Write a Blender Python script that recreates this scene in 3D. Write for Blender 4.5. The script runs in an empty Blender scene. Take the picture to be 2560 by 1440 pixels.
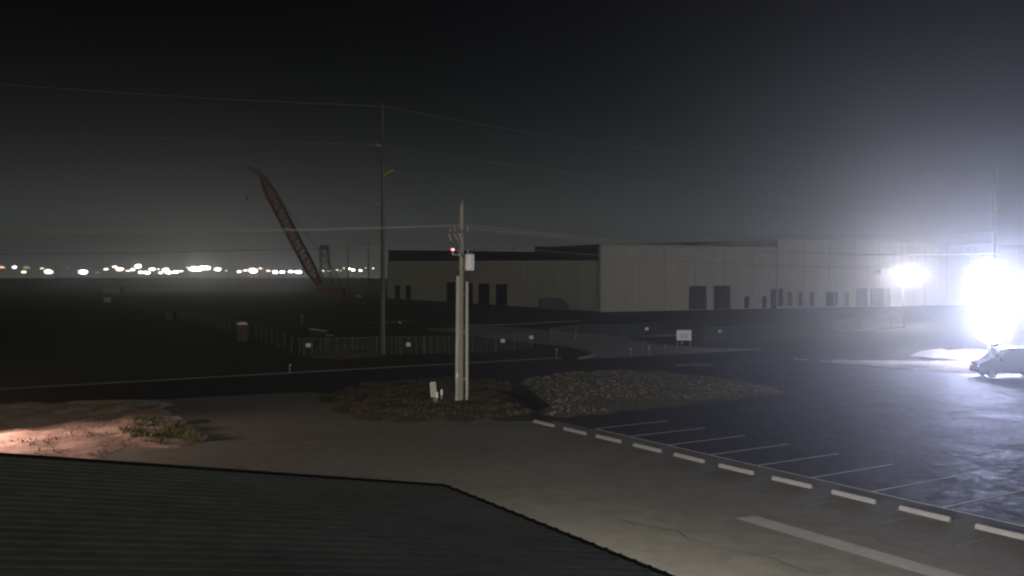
import bpy, math, random
from mathutils import Vector, Matrix, noise
random.seed(7)
R = math.radians
sc = bpy.context.scene
COL = sc.collection

# ---------------------------------------------------------------- camera frame
F, HZ, CX, CH = 2360.0, 690.0, 1280.0, 7.8        # focal length in px of the 2560 frame, horizon row, camera height
U = Vector((.529, -.848, 0)); V = Vector((.848, .529, 0))   # the two directions of the site
def gp(x, y, z=0.0):                               # ground point seen at a pixel
    d = F * (CH - z) / (y - HZ)
    return Vector(((x - CX) * d / F, d, z))
def at(x, y, Z):                                   # point at depth Z seen at a pixel
    return Vector(((x - CX) * Z / F, Z, CH - (y - HZ) * Z / F))
def uv(u, v, z=0.0):
    p = U * u + V * v
    return Vector((p.x, p.y, z))

# ---------------------------------------------------------------- materials
def nodes(name):
    m = bpy.data.materials.new(name); m.use_nodes = True
    nt = m.node_tree
    return m, nt, nt.nodes['Principled BSDF']
def M(name, col, rough=.8, var=.25, scale=3.0, detail=4, bump=0.0, metal=0.0, stretch=None, scale2=None, spec=.5, col2=None, bscale=None, rvar=0):
    m, nt, b = nodes(name)
    tc = nt.nodes.new('ShaderNodeTexCoord'); mp = nt.nodes.new('ShaderNodeMapping')
    nt.links.new(tc.outputs['Object'], mp.inputs[0])
    if stretch: mp.inputs['Scale'].default_value = stretch
    n = nt.nodes.new('ShaderNodeTexNoise'); n.inputs['Scale'].default_value = scale; n.inputs['Detail'].default_value = detail
    n.inputs['Roughness'].default_value = .65
    nt.links.new(mp.outputs[0], n.inputs['Vector'])
    fac = n.outputs['Fac']
    if scale2:
        n2 = nt.nodes.new('ShaderNodeTexNoise'); n2.inputs['Scale'].default_value = scale2; n2.inputs['Detail'].default_value = 3
        nt.links.new(mp.outputs[0], n2.inputs['Vector'])
        mx = nt.nodes.new('ShaderNodeMath'); mx.operation = 'ADD'
        nt.links.new(fac, mx.inputs[0]); nt.links.new(n2.outputs['Fac'], mx.inputs[1])
        hf = nt.nodes.new('ShaderNodeMath'); hf.operation = 'MULTIPLY'; hf.inputs[1].default_value = .5
        nt.links.new(mx.outputs[0], hf.inputs[0]); fac = hf.outputs[0]
    rp = nt.nodes.new('ShaderNodeValToRGB')
    rp.color_ramp.elements[0].position = .3; rp.color_ramp.elements[1].position = .7
    a = [max(0, c * (1 - var)) for c in col]; c2 = col2 or [min(1, c * (1 + var)) for c in col]
    rp.color_ramp.elements[0].color = (*a, 1); rp.color_ramp.elements[1].color = (*c2, 1)
    nt.links.new(fac, rp.inputs[0]); nt.links.new(rp.outputs[0], b.inputs['Base Color'])
    b.inputs['Roughness'].default_value = rough; b.inputs['Metallic'].default_value = metal
    b.inputs['Specular IOR Level'].default_value = spec
    if rvar:
        mr = nt.nodes.new('ShaderNodeMapRange'); mr.inputs[1].default_value = .35; mr.inputs[2].default_value = .65
        mr.inputs[3].default_value = rough - rvar; mr.inputs[4].default_value = rough + rvar
        nt.links.new(fac, mr.inputs[0]); nt.links.new(mr.outputs[0], b.inputs['Roughness'])
    if bump:
        bn = nt.nodes.new('ShaderNodeTexNoise'); bn.inputs['Scale'].default_value = bscale or scale * 6; bn.inputs['Detail'].default_value = 3
        nt.links.new(mp.outputs[0], bn.inputs['Vector'])
        bp = nt.nodes.new('ShaderNodeBump'); bp.inputs['Strength'].default_value = bump; bp.inputs['Distance'].default_value = .05
        nt.links.new(bn.outputs['Fac'], bp.inputs['Height']); nt.links.new(bp.outputs[0], b.inputs['Normal'])
    return m
def E(name, col, s):
    m, nt, b = nodes(name)
    b.inputs['Base Color'].default_value = (.5, .5, .5, 1)
    b.inputs['Emission Color'].default_value = (*col, 1); b.inputs['Emission Strength'].default_value = s
    return m

m_field = M('field_grass', (.040, .046, .024), .95, .55, .035, 6, .6, scale2=1.2, spec=.1, bscale=2)
m_asph = M('asphalt', (.021, .022, .023), .70, .35, .45, 6, .25, scale2=2.4, spec=.15, bscale=7, rvar=.16)
m_road = M('road_asphalt', (.026, .027, .026), .85, .3, .3, 6, .4, scale2=3, spec=.2, bscale=12)
m_conc = M('yard_concrete', (.138, .136, .110), .9, .30, .10, 8, .25, scale2=1.3, spec=.2, bscale=7)
m_slab = M('walk_concrete', (.29, .285, .27), .88, .2, .9, 6, .2, scale2=5, spec=.2)
m_entry = M('entry_concrete', (.19, .19, .175), .9, .25, .12, 6, .2, scale2=1.5, spec=.2)
m_kerb = M('kerb_concrete', (.17, .17, .15), .85, .2, .8, 5, .2, spec=.2)
m_kerb2 = M('dark_kerb', (.10, .10, .085), .9, .3, .8, 5, .2, spec=.1)  # darker kerb tone, for the road edge and one lamp mast
m_tar = M('crack_tar', (.012, .012, .012), .6, .2, 3, spec=.3)
m_paint = M('white_line_paint', (.80, .80, .76), .7, .35, 1.3, 6, .1, scale2=9, spec=.3)
m_faint = M('worn_joint', (.24, .22, .19), .85, .35, 1.1, 6, .1, scale2=7, spec=.2)
m_sand = M('sand', (.48, .42, .35), .95, .3, .5, 6, .8, scale2=3, spec=.1, bscale=5)
m_dirt = M('bare_dirt', (.34, .25, .20), .95, .45, .35, 7, .9, scale2=1.7, spec=.1, bscale=4)
m_tan = M('tan_spoil', (.10, .075, .045), .95, .3, .5, 6, .8, spec=.1)
m_berm = M('berm_soil', (.05, .05, .03), .95, .5, .25, 6, .6, scale2=2, spec=.1)
m_isle = M('island_soil', (.075, .066, .042), .95, .6, .6, 6, .8, scale2=3, spec=.1)
m_gsoil = M('gravel_bed', (.11, .098, .062), .95, .55, 1.6, 7, .9, scale2=6, spec=.15)
m_blade = M('grass_blade', (.085, .078, .040), .8, .5, .8, 3, spec=.2)
m_weed = M('weed_leaf', (.115, .115, .055), .8, .6, 1.1, 3, spec=.25)
m_rock = M('rubble_stone', (.25, .225, .165), .9, .35, 1.5, 4, spec=.2)
m_roof = M('roof_metal', (.178, .190, .178), .55, .28, .5, 5, .15, stretch=(1, 1, 1), scale2=4, spec=.4, metal=.0, rvar=.08)
m_trim = M('dark_trim', (.022, .022, .02), .7, .2, 2, spec=.2)
m_bwall = M('building_siding', (.30, .29, .27), .8, .1, 1, spec=.3)
m_tilt = M('tilt_up_wall', (.52, .50, .43), .85, .16, .5, 6, .1, scale2=2.2, spec=.25, stretch=(1, 1, .12))
m_tilt2 = M('grey_tilt_up_wall', (.60, .59, .48), .85, .16, .5, 6, .1, scale2=2.2, spec=.25, stretch=(1, 1, .12))
m_dhall = M('near_black', (.028, .032, .030), .9, .2, .3, spec=.1)  # one near-black tone for upper halls, rear parapet and opening frames
m_door = M('dock_door', (.030, .034, .030), .8, .3, .8, spec=.2)
m_glass = M('dark_glazing', (.03, .038, .038), .35, .2, .6, spec=.4)
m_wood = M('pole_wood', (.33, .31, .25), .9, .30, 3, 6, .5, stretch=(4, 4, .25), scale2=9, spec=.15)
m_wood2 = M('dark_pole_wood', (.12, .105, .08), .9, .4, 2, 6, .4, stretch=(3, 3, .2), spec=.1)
m_galv = M('galvanised_steel', (.42, .42, .37), .55, .12, 2, 4, .1, spec=.5, stretch=(1, 1, .3))
m_tank = M('transformer_paint', (.82, .82, .79), .5, .06, 2, spec=.5)
m_porc = M('porcelain', (.42, .36, .34), .35, .15, 5, spec=.5)
m_yell = M('yellow_fibreglass', (.55, .42, .06), .6, .1, 3)
m_wire = M('aluminium_wire', (.36, .36, .34), .5, .1, 1, spec=.5)
m_wire2 = M('dark_wire', (.22, .22, .20), .7, .1, 1, spec=.3)  # darker wire tone, for the high wires and the neutral
m_cab = M('cabinet_paint', (.50, .48, .44), .7, .1, 3)
m_white = M('white_plastic', (.78, .78, .75), .6, .04, 4)
m_signm = M('sign_mark', (.22, .22, .22), .7, .1, 4)
m_post = M('fence_steel', (.15, .15, .135), .6, .2, 3, spec=.4)
m_orange = M('orange_plastic', (.50, .075, .05), .6, .15, 3)
m_redp = M('red_brown_plastic', (.095, .028, .021), .6, .2, 2)
m_crane = M('crane_red', (.15, .025, .015), .6, .2, .5)
m_crane2 = M('crane_orange', (.12, .032, .012), .6, .25, .5)
m_cbom = M('boom_red', (.17, .024, .016), .7, .3, .3)
m_dark = M('dark_steel', (.03, .03, .03), .6, .2, 2)
m_stop = M('wheel_stop_concrete', (.215, .215, .21), .85, .18, 1.6, 6, .3, scale2=9, spec=.2)
m_car = M('car_paint', (.012, .013, .017), .35, .1, 1, spec=.5)
m_van = M('van_paint', (.030, .034, .036), .5, .1, 1)
m_tyre = M('tyre_rubber', (.02, .02, .02), .9, .1, 8)
m_rim = M('alloy_rim', (.15, .15, .15), .6, .1, 3, metal=.6)
m_pale = M('pale_panel', (.40, .42, .38), .8, .12, .6)
m_greenp = M('green_panel', (.22, .30, .24), .8, .12, .6)
m_rust = M('rust_panel', (.085, .050, .038), .8, .3, .8)

# chain-link: real holes, procedural wires
def chain():
    m, nt, b = nodes('chain_link')
    b.inputs['Base Color'].default_value = (.11, .11, .10, 1); b.inputs['Roughness'].default_value = .6
    tc = nt.nodes.new('ShaderNodeTexCoord'); v = nt.nodes.new('ShaderNodeTexVoronoi'); v.feature = 'DISTANCE_TO_EDGE'
    v.inputs['Scale'].default_value = 7; v.inputs['Randomness'].default_value = .15
    nt.links.new(tc.outputs['Object'], v.inputs['Vector'])
    lt = nt.nodes.new('ShaderNodeMath'); lt.operation = 'LESS_THAN'; lt.inputs[1].default_value = .035
    nt.links.new(v.outputs['Distance'], lt.inputs[0]); nt.links.new(lt.outputs[0], b.inputs['Alpha'])
    return m
m_chain = chain()

# ---------------------------------------------------------------- mesh builder
class MB:
    def __init__(s): s.v = []; s.f = []; s.smooth = []
    def add(s, vs, fs, sm=False):
        o = len(s.v); s.v += [tuple(p) for p in vs]
        for f in fs: s.f.append(tuple(o + i for i in f)); s.smooth.append(sm)
        return s
    def hexa(s, p):                    # 8 points: bottom ring 0-3, top ring 4-7
        return s.add(p, [(3, 2, 1, 0), (4, 5, 6, 7), (0, 1, 5, 4), (1, 2, 6, 5), (2, 3, 7, 6), (3, 0, 4, 7)])
    def box(s, c, size, rz=0.0, M4=None):
        x, y, z = [k / 2 for k in size]
        ps = [Vector(q) for q in ((-x, -y, -z), (x, -y, -z), (x, y, -z), (-x, y, -z), (-x, -y, z), (x, -y, z), (x, y, z), (-x, y, z))]
        rot = M4 or Matrix.Rotation(rz, 3, 'Z')
        return s.hexa([rot @ q + Vector(c) for q in ps])
    def bar(s, a, b, w, h=None, up=Vector((0, 0, 1))):     # box beam from a to b
        a, b = Vector(a), Vector(b); h = h or w
        d = (b - a).normalized()
        if abs(d.dot(up)) > .98: up = Vector((1, 0, 0))
        sx = d.cross(up).normalized(); sy = sx.cross(d).normalized()
        ps = []
        for e in (a, b):
            for i, j in ((-1, -1), (1, -1), (1, 1), (-1, 1)): ps.append(e + sx * (i * w / 2) + sy * (j * h / 2))
        return s.hexa(ps)
    def tube(s, pts, r, n=8, r1=None, cap=True, sm=True):
        pts = [Vector(p) for p in pts]; k = len(pts); vs = []; fs = []
        for i, p in enumerate(pts):
            d = (pts[min(i + 1, k - 1)] - pts[max(i - 1, 0)]).normalized()
            up = Vector((0, 0, 1)) if abs(d.z) < .95 else Vector((1, 0, 0))
            sx = d.cross(up).normalized(); sy = sx.cross(d).normalized()
            rr = r if r1 is None else r + (r1 - r) * i / (k - 1)
            for j in range(n):
                a = 2 * math.pi * j / n
                vs.append(p + sx * (math.cos(a) * rr) + sy * (math.sin(a) * rr))
        for i in range(k - 1):
            for j in range(n):
                fs.append((i * n + j, i * n + (j + 1) % n, (i + 1) * n + (j + 1) % n, (i + 1) * n + j))
        s.add(vs, fs, sm)
        if cap:
            s.add([vs[j] for j in range(n)], [tuple(reversed(range(n)))]); s.add([vs[(k - 1) * n + j] for j in range(n)], [tuple(range(n))])
        return s
    def ball(s, c, r, nu=10, nv=6, sm=True):
        if not isinstance(r, (tuple, list)): r = (r, r, r)
        vs = [(c[0], c[1], c[2] + r[2])]; fs = []
        for i in range(1, nv):
            t = math.pi * i / nv
            for j in range(nu):
                a = 2 * math.pi * j / nu
                vs.append((c[0] + r[0] * math.sin(t) * math.cos(a), c[1] + r[1] * math.sin(t) * math.sin(a), c[2] + r[2] * math.cos(t)))
        vs.append((c[0], c[1], c[2] - r[2])); last = len(vs) - 1
        for j in range(nu):
            fs.append((0, 1 + j, 1 + (j + 1) % nu)); fs.append((last, 1 + (nv - 2) * nu + (j + 1) % nu, 1 + (nv - 2) * nu + j))
        for i in range(nv - 2):
            for j in range(nu):
                a = 1 + i * nu + j; b = 1 + i * nu + (j + 1) % nu
                fs.append((a, a + nu, b + nu, b))
        return s.add(vs, fs, sm)
    def poly(s, pts): return s.add(pts, [tuple(range(len(pts)))])
    def prism(s, pts, z0, z1):         # footprint (CCW) extruded
        n = len(pts)
        vs = [(p[0], p[1], z0) for p in pts] + [(p[0], p[1], z1) for p in pts]
        fs = [tuple(reversed(range(n))), tuple(range(n, 2 * n))] + [(i, (i + 1) % n, n + (i + 1) % n, n + i) for i in range(n)]
        return s.add(vs, fs)

def obj(name, mb, m, parent=None, label=None):
    me = bpy.data.meshes.new(name)
    me.from_pydata(mb.v, [], mb.f); me.update()
    me.polygons.foreach_set('use_smooth', mb.smooth)
    me.materials.append(m)
    o = bpy.data.objects.new(name, me); COL.objects.link(o)
    if parent: o.parent = parent
    if label: o['label'] = label
    return o
def tag(o, label, cat=None, group=None, kind=None):
    if label: o['label'] = label
    if cat: o['category'] = cat
    if group: o['group'] = group
    if kind: o['kind'] = kind
    return o
def thing(name, label, cat, loc=(0, 0, 0), rz=0.0, group=None):
    o = bpy.data.objects.new(name, None); COL.objects.link(o); o.empty_display_size = .2
    o.location = loc; o.rotation_euler = (0, 0, rz)
    return tag(o, label, cat, group)
def struct(name, mb, m):
    o = obj(name, mb, m); o['kind'] = 'structure'; return o
def dup(root, loc, rz=None, label=None):
    r = root.copy(); COL.objects.link(r); r.location = loc
    if rz is not None: r.rotation_euler = (0, 0, rz)
    if label: r['label'] = label
    for ch in root.children:
        c = ch.copy(); COL.objects.link(c); c.parent = r
        for g in ch.children:
            d = g.copy(); COL.objects.link(d); d.parent = c
    return r

# ---------------------------------------------------------------- ground sheet and pavements
g = MB()
rings = [-60, -20, 0, 15, 30, 60, 100, 160, 260, 450, 800, 1600, 3500]
xs = sorted({s * k for k in (0, 20, 50, 100, 200, 400, 800, 1600, 3500) for s in (-1, 1)})
vs = [(x, y, 0) for y in rings for x in xs]; nx = len(xs)
g.add(vs, [(j * nx + i, j * nx + i + 1, (j + 1) * nx + i + 1, (j + 1) * nx + i) for j in range(len(rings) - 1) for i in range(nx - 1)])
struct('ground', g, m_field)

def sheet(name, pts, z, m):
    mb = MB(); p = [Vector((q[0], q[1], z)) for q in pts]
    area = sum(p[i].x * p[(i + 1) % len(p)].y - p[(i + 1) % len(p)].x * p[i].y for i in range(len(p)))
    if area < 0: p.reverse()
    mb.poly(p); return struct(name, mb, m)
G = lambda *l: [gp(*q) for q in l]
# parking asphalt, road along V, site entrance, concrete yard
LV = 29.05                                           # the long white line of the stalls (v)
sheet('parking_lot', [uv(-41.8, LV), uv(-43.5, 26.0), uv(-52, 30), uv(-64, 50), uv(-64, 200), uv(40, 200), uv(40, LV)], .012, m_asph)
sheet('road', [uv(-73.5, -140), uv(-64, -140), uv(-63.0, 10), uv(-62.0, 30), uv(-60, 50), uv(-58, 62), uv(-58, 260), uv(-73.5, 260)], .006, m_road)
sheet('site_entrance', G((1440, 899), (1478, 886), (1425, 869), (1312, 856), (1132, 832), (925, 807), (1010, 800), (1280, 818), (1560, 842), (1690, 867), (1880, 876)), .010, m_entry)
sheet('concrete_yard', G((330, 1004), (560, 990), (780, 981), (900, 1000), (1100, 1020), (1330, 1038)) + [uv(-41.6, LV - .1), uv(30, LV - .1), uv(30, -30), uv(-14, -30)] + G((-300, 1180), (200, 1120)), .008, m_conc)
# walkway strip in the yard
sheet('path', [uv(-22.0, 22.15), uv(-21.8, 22.95), uv(20, 22.95), uv(20, 22.15)], .016, m_slab)

# painted lines of the stalls (they lie on the asphalt) and worn joints in the yard
mk = MB()
def strip(mb, a, b, w, z):
    d = (b - a).normalized(); s_ = Vector((-d.y, d.x, 0)) * w / 2
    mb.poly([Vector((q.x, q.y, z)) for q in (a - s_, b - s_, b + s_, a + s_)])
strip(mk, uv(-38.5, LV), uv(30, LV), .11, .020)
us = [-38.6 + 2.76 * k for k in range(0, 22)]
for k, u in enumerate(us):
    strip(mk, uv(u, LV + .07), uv(u, LV + 5.0), .10, .020)
struct('road_markings', mk, m_paint)
jt = MB()
for k, u in enumerate(us):
    if k > 5: strip(jt, uv(u + .2, 25.3), uv(u + .2, 27.1), .07, .014)
strip(jt, *G((1050, 1062), (1260, 1050)), .10, .014)
strip(jt, *G((1180, 1052), (1320, 1046)), .10, .014)
struct('pavement_joints', jt, m_faint)
ck = MB(); rc = random.Random(5)
def crack(a, d, n, w):
    p = a.copy()
    for _ in range(n):
        d2 = (d + Vector((rc.uniform(-.5, .5), rc.uniform(-.5, .5), 0))).normalized(); q = p + d2 * rc.uniform(.4, 1.0)
        strip(ck, p, q, w * rc.uniform(.6, 1.3), .0145); p = q
for u, v, d, n in ((-30, 14, V, 16), (-24, 19, U, 14), (-36, 20, V, 9), (-19, 24, U, 10), (-44, 8, V, 18), (-27, 26, V * -1, 12), (-33, 11, U, 10)): crack(uv(u, v), d, n, .035)
for u, v, d, n in ((-28, 33, V, 22), (-20, 35, U, 14), (-36, 38, V, 20), (-24, 42, U * -1, 22)): crack(uv(u, v), d, n, .05)
struct('pavement_cracks', ck, m_tar)

def kerb(name, pts, w=.16, h=.13, m=None):
    mb = MB()
    for a, b in zip(pts[:-1], pts[1:]):
        mb.bar(Vector((a.x, a.y, h / 2 - .01)), Vector((b.x, b.y, h / 2 - .01)), w, h + .02)
    return struct(name, mb, m or m_kerb)
kerb('road_kerb', [uv(-73.6, v) for v in range(-140, 41, 20)] + [uv(-73.6, 51.5)], .10, .10, m_kerb2)
kerb('entrance_kerb', G((1448, 897), (1475, 892), (1484, 886), (1465, 877), (1430, 869), (1380, 862), (1312, 856), (1132, 832), (1032, 817), (925, 807)), .28, .15)
kerb('entrance_kerb', G((1900, 876), (1860, 875), (1770, 872), (1690, 867), (1610, 855), (1575, 848)), .22, .15)
kerb('yard_kerb', G((1160, 800), (1230, 796), (1290, 793)), .35, .15)
kerb('yard_kerb', G((1160, 815), (1280, 812), (1450, 803)), .30, .15)
kerb('yard_kerb', G((1890, 839), (2010, 836), (2100, 830), (2260, 818)), .30, .15)
kerb('yard_kerb', G((1600, 843), (1660, 840), (1700, 838)), .25, .15)
kerb('yard_kerb', G((1690, 915), (1720, 913), (1780, 915)), .35, .10)
kerb('wall_footing', G((1990, 768.5), (2120, 766.5), (2300, 764)), .6, .35)

# mounds: a height field whose edge sinks into the ground
def sdist(p, P):
    best = 1e9; inside = False; n = len(P)
    for i in range(n):
        a, b = P[i], P[(i + 1) % n]
        ab = b - a; t = max(0, min(1, (p - a).dot(ab) / max(ab.dot(ab), 1e-9)))
        best = min(best, (a + ab * t - p).length)
        if (a.y > p.y) != (b.y > p.y) and p.x < (b.x - a.x) * (p.y - a.y) / (b.y - a.y) + a.x: inside = not inside
    return best if inside else -best
def mound(name, pts, h, m, cell=.5, soft=1.5, rough=.5, wob=.6, fq=.7, kind='structure'):
    P = [Vector((q.x, q.y)) for q in pts]
    x0 = min(q.x for q in P) - 1.5; x1 = max(q.x for q in P) + 1.5; y0 = min(q.y for q in P) - 1.5; y1 = max(q.y for q in P) + 1.5
    nx = max(2, int((x1 - x0) / cell)); ny = max(2, int((y1 - y0) / cell))
    zz = {}
    def hh(x, y):
        p = Vector((x, y)); d = sdist(p, P) + wob * noise.noise((x * .55, y * .55, 3.1))
        k = max(-.3, min(1, d / soft)); k = k * (1.5 - .5 * k) if k > 0 else k
        return h * k * (1 + rough * noise.noise((x * fq, y * fq, 1.7)) + .35 * rough * noise.noise((x * fq * 3, y * fq * 3, 7.7))) + (0 if k > 0 else -.02)
    vs = []; 
    for j in range(ny + 1):
        for i in range(nx + 1):
            x = x0 + (x1 - x0) * i / nx; y = y0 + (y1 - y0) * j / ny
            z = hh(x, y); zz[(i, j)] = z; vs.append((x, y, z))
    w = nx + 1
    fs = [(j * w + i, j * w + i + 1, (j + 1) * w + i + 1, (j + 1) * w + i) for j in range(ny) for i in range(nx)
          if max(zz[(i, j)], zz[(i + 1, j)], zz[(i, j + 1)], zz[(i + 1, j + 1)]) > 0]
    mb = MB().add(vs, fs, True)
    o = obj(name, mb, m); o['kind'] = kind
    return P, hh, o
pole_px = [(800, 990), (880, 965), (1000, 952), (1150, 945), (1270, 955), (1345, 1030), (1300, 1040), (1180, 1052), (1020, 1058), (900, 1048), (840, 1020)]
P1, H1, _ = mound('grass_verge', G(*pole_px), .13, m_isle, .35, 1.6, .8, 1.5)
gr_px = [(1300, 950), (1400, 932), (1500, 926), (1640, 927), (1720, 938), (1830, 948), (1910, 962), (1985, 982), (1800, 1003), (1640, 1023), (1535, 1034), (1430, 1042), (1370, 1046), (1330, 1020), (1310, 990)]
P2, H2, _ = mound('gravel_verge', G(*gr_px), .13, m_gsoil, .4, 2.2, .6, 1.1, .25)
sand1 = [(1985, 897), (2060, 902), (2160, 904), (2300, 905), (2420, 907), (2520, 912), (2520, 938), (2420, 936), (2300, 926), (2180, 915), (2080, 908)]
mound('sand_verge', G(*sand1), .25, m_sand, .4, 1.6, .6)
sand2 = [(2275, 889), (2300, 881), (2360, 882), (2470, 884), (2560, 886), (2560, 898), (2440, 903), (2340, 896)]
mound('sand_verge', G(*sand2), .5, m_sand, .4, 1.8, .6)
dirt_px = [(-420, 1030), (-100, 1012), (180, 1004), (330, 1001), (405, 1004), (425, 1030), (475, 1066), (520, 1098), (440, 1115), (330, 1122), (250, 1148), (60, 1152), (-400, 1160)]
P3, H3, _ = mound('dirt_patch', G(*dirt_px), .20, m_dirt, .3, 1.8, .9, 1.0)
sheet('concrete_pad', G((372, 1063), (445, 1053), (458, 1062), (392, 1068)), .30, m_slab)
sheet('concrete_pad', G((330, 1024), (392, 1009), (402, 1020), (352, 1030)), .26, m_slab)
mound('soil_berm', [at(960, 690, 150), at(1100, 690, 170), at(1340, 690, 205), at(1500, 690, 197), at(1500, 690, 186), at(1300, 690, 165), at(1100, 690, 140), at(900, 690, 130)], .85, m_berm, 1.6, 7, .8, 2.5, .12)
mound('spoil_heap', G((770, 896), (800, 868), (860, 872), (945, 880), (950, 892), (850, 898)), .6, m_tan, .5, 1.6, .7)
# gully between the grass and the gravel
gl = MB()
gp_l = [(1262, 984), (1285, 990), (1305, 1002), (1322, 1016), (1342, 1030)]
vs = []
for x, y in gp_l:
    a = gp(x, y)
    for k, zz_ in ((-1.1, .36), (-.45, .17), (0, .10), (.45, .17), (1.0, .36)): vs.append((a.x + k * .8, a.y + k * .25, zz_))
gl.add(vs, [(i * 5 + j, i * 5 + j + 1, (i + 1) * 5 + j + 1, (i + 1) * 5 + j) for i in range(len(gp_l) - 1) for j in range(4)], True)
struct('gully', gl, M('gully_dark', (.018, .016, .010), .95, .3, 2, spec=.05))  # near-black tone along the whole gully

# loose cover: stones and grass, which nobody could count
def inside_pts(P, n, margin=.2):
    x0 = min(q.x for q in P); x1 = max(q.x for q in P); y0 = min(q.y for q in P); y1 = max(q.y for q in P); out = []
    while len(out) < n:
        p = Vector((random.uniform(x0, x1), random.uniform(y0, y1)))
        if sdist(p, P) > margin: out.append(p)
    return out
st = MB()
def stone(mb, x, y, z, r):
    vs = []
    for (a, b, c) in ((1, 0, 0), (-1, 0, 0), (0, 1, 0), (0, -1, 0), (0, 0, 1), (.6, .6, .5), (-.6, .6, .5), (.6, -.6, .5), (-.6, -.6, .5)):
        k = r * random.uniform(.7, 1.3); vs.append((x + a * k, y + b * k, z + c * k * .8))
    mb.add(vs, [(0, 5, 7), (5, 0, 2), (5, 2, 6), (6, 2, 1), (6, 1, 8), (8, 1, 3), (8, 3, 7), (7, 3, 0), (4, 5, 6), (4, 6, 8), (4, 8, 7), (4, 7, 5)])
for p in inside_pts(P2, 2600):
    f = noise.noise((p.x * .22, p.y * .22, 0))
    if f < -.18: continue
    z = H2(p.x, p.y)
    if z > .03: stone(st, p.x, p.y, z, random.choice((.025, .03, .04, .04, .05, .06, .08, .11)))
tag(obj('gravel', st, m_rock), None, kind='stuff')
gb = MB()
def blade(mb, x, y, z, h, w, lean):
    a = random.uniform(0, 6.28); b = random.uniform(0, 6.28)
    dx, dy = math.cos(a) * w / 2, math.sin(a) * w / 2
    mb.add([(x - dx, y - dy, z - .03), (x + dx, y + dy, z - .03), (x + math.cos(b) * lean, y + math.sin(b) * lean, z + h)], [(0, 1, 2)])
for p in inside_pts(P1, 5200, .05):
    z = H1(p.x, p.y); k = 1 + .8 * noise.noise((p.x * .6, p.y * .6, 5))
    if z < .01 or noise.noise((p.x * .8, p.y * .8, 11)) < -.12: continue
    for _ in range(2): blade(gb, p.x + random.uniform(-.1, .1), p.y + random.uniform(-.1, .1), max(z, 0), random.uniform(.05, .22) * k, .05, .14)
for p in inside_pts(P2, 2600, .05):
    if noise.noise((p.x * .22, p.y * .22, 0)) < .1 and H2(p.x, p.y) > .02:
        for _ in range(2): blade(gb, p.x, p.y, H2(p.x, p.y), random.uniform(.06, .2), .05, .12)
tag(obj('grass', gb, m_blade), None, kind='stuff')
wd = MB()
WP = [Vector((q.x, q.y)) for q in G((300, 1085), (345, 1052), (420, 1062), (470, 1085), (498, 1103), (410, 1116), (340, 1108))]
for p in inside_pts(WP, 900, .0):
    k = noise.noise((p.x * .9, p.y * .9, 2))
    if k < -.02: continue
    z = max(0, H3(p.x, p.y))
    for _ in range(4):
        blade(wd, p.x + random.uniform(-.2, .2), p.y + random.uniform(-.2, .2), z, random.uniform(.06, .30) * (1 + k), .09, .26)
for p in inside_pts(P3, 3000, .1):
    if p.x > -30 and noise.noise((p.x * .5, p.y * .5, 9)) > .08:
        blade(wd, p.x, p.y, max(0, H3(p.x, p.y)), random.uniform(.06, .22), .07, .15)
tag(obj('weeds', wd, m_weed), None, kind='stuff')

# ---------------------------------------------------------------- wheel stops
ws0 = None
names = ['pale concrete wheel stop nearest the utility pole, farthest of the row', 'second concrete wheel stop along the row from the gravel verge',
         'third concrete wheel stop along the row from the gravel verge', 'fourth concrete wheel stop along the row from the gravel verge',
         'fifth concrete wheel stop along the row from the gravel verge', 'sixth concrete wheel stop along the row from the gravel verge',
         'seventh concrete wheel stop along the row from the gravel verge', 'eighth concrete wheel stop, just beyond the far end of the pale walkway strip',
         'ninth concrete wheel stop along the row, second nearest to the camera', 'nearest concrete wheel stop, cut by the right edge of the photo']
angz = math.atan2(U.y, U.x)
for k in range(10):
    uc = -40.2 - .915 + 2.765 * k; loc = uv(uc, 27.62, .008)
    if ws0 is None:
        ws0 = thing('wheel_stop', names[0], 'wheel stop', loc, angz, 'wheel stops along the stalls')
        mb = MB(); L, W, Hh = .915, .085, .155
        prof = [(-W, 0), (W, 0), (W, .05), (W * .62, Hh - .02), (W * .4, Hh), (-W * .4, Hh), (-W * .62, Hh - .02), (-W, .05)]
        n = len(prof); vs = []
        for x, sc_ in ((-L, .86), (-L + .03, 1), (L - .03, 1), (L, .86)): vs += [(x, y * sc_, z * (sc_ if z > .1 else 1)) for y, z in prof]
        fs = [tuple(reversed(range(n))), tuple(range(3 * n, 4 * n))]
        for i in range(3): fs += [(i * n + j, i * n + (j + 1) % n, (i + 1) * n + (j + 1) % n, (i + 1) * n + j) for j in range(n)]
        mb.add(vs, fs); obj('body', mb, m_stop, ws0)
        for x in (-.6, .6): obj('anchor_pin', MB().tube([(x, 0, .14), (x, 0, .163)], .016, 8), m_dark, ws0)
    else:
        dup(ws0, loc + U * random.uniform(-.05, .05) + V * random.uniform(-.05, .05), angz + random.uniform(-.022, .022), names[k])

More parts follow.
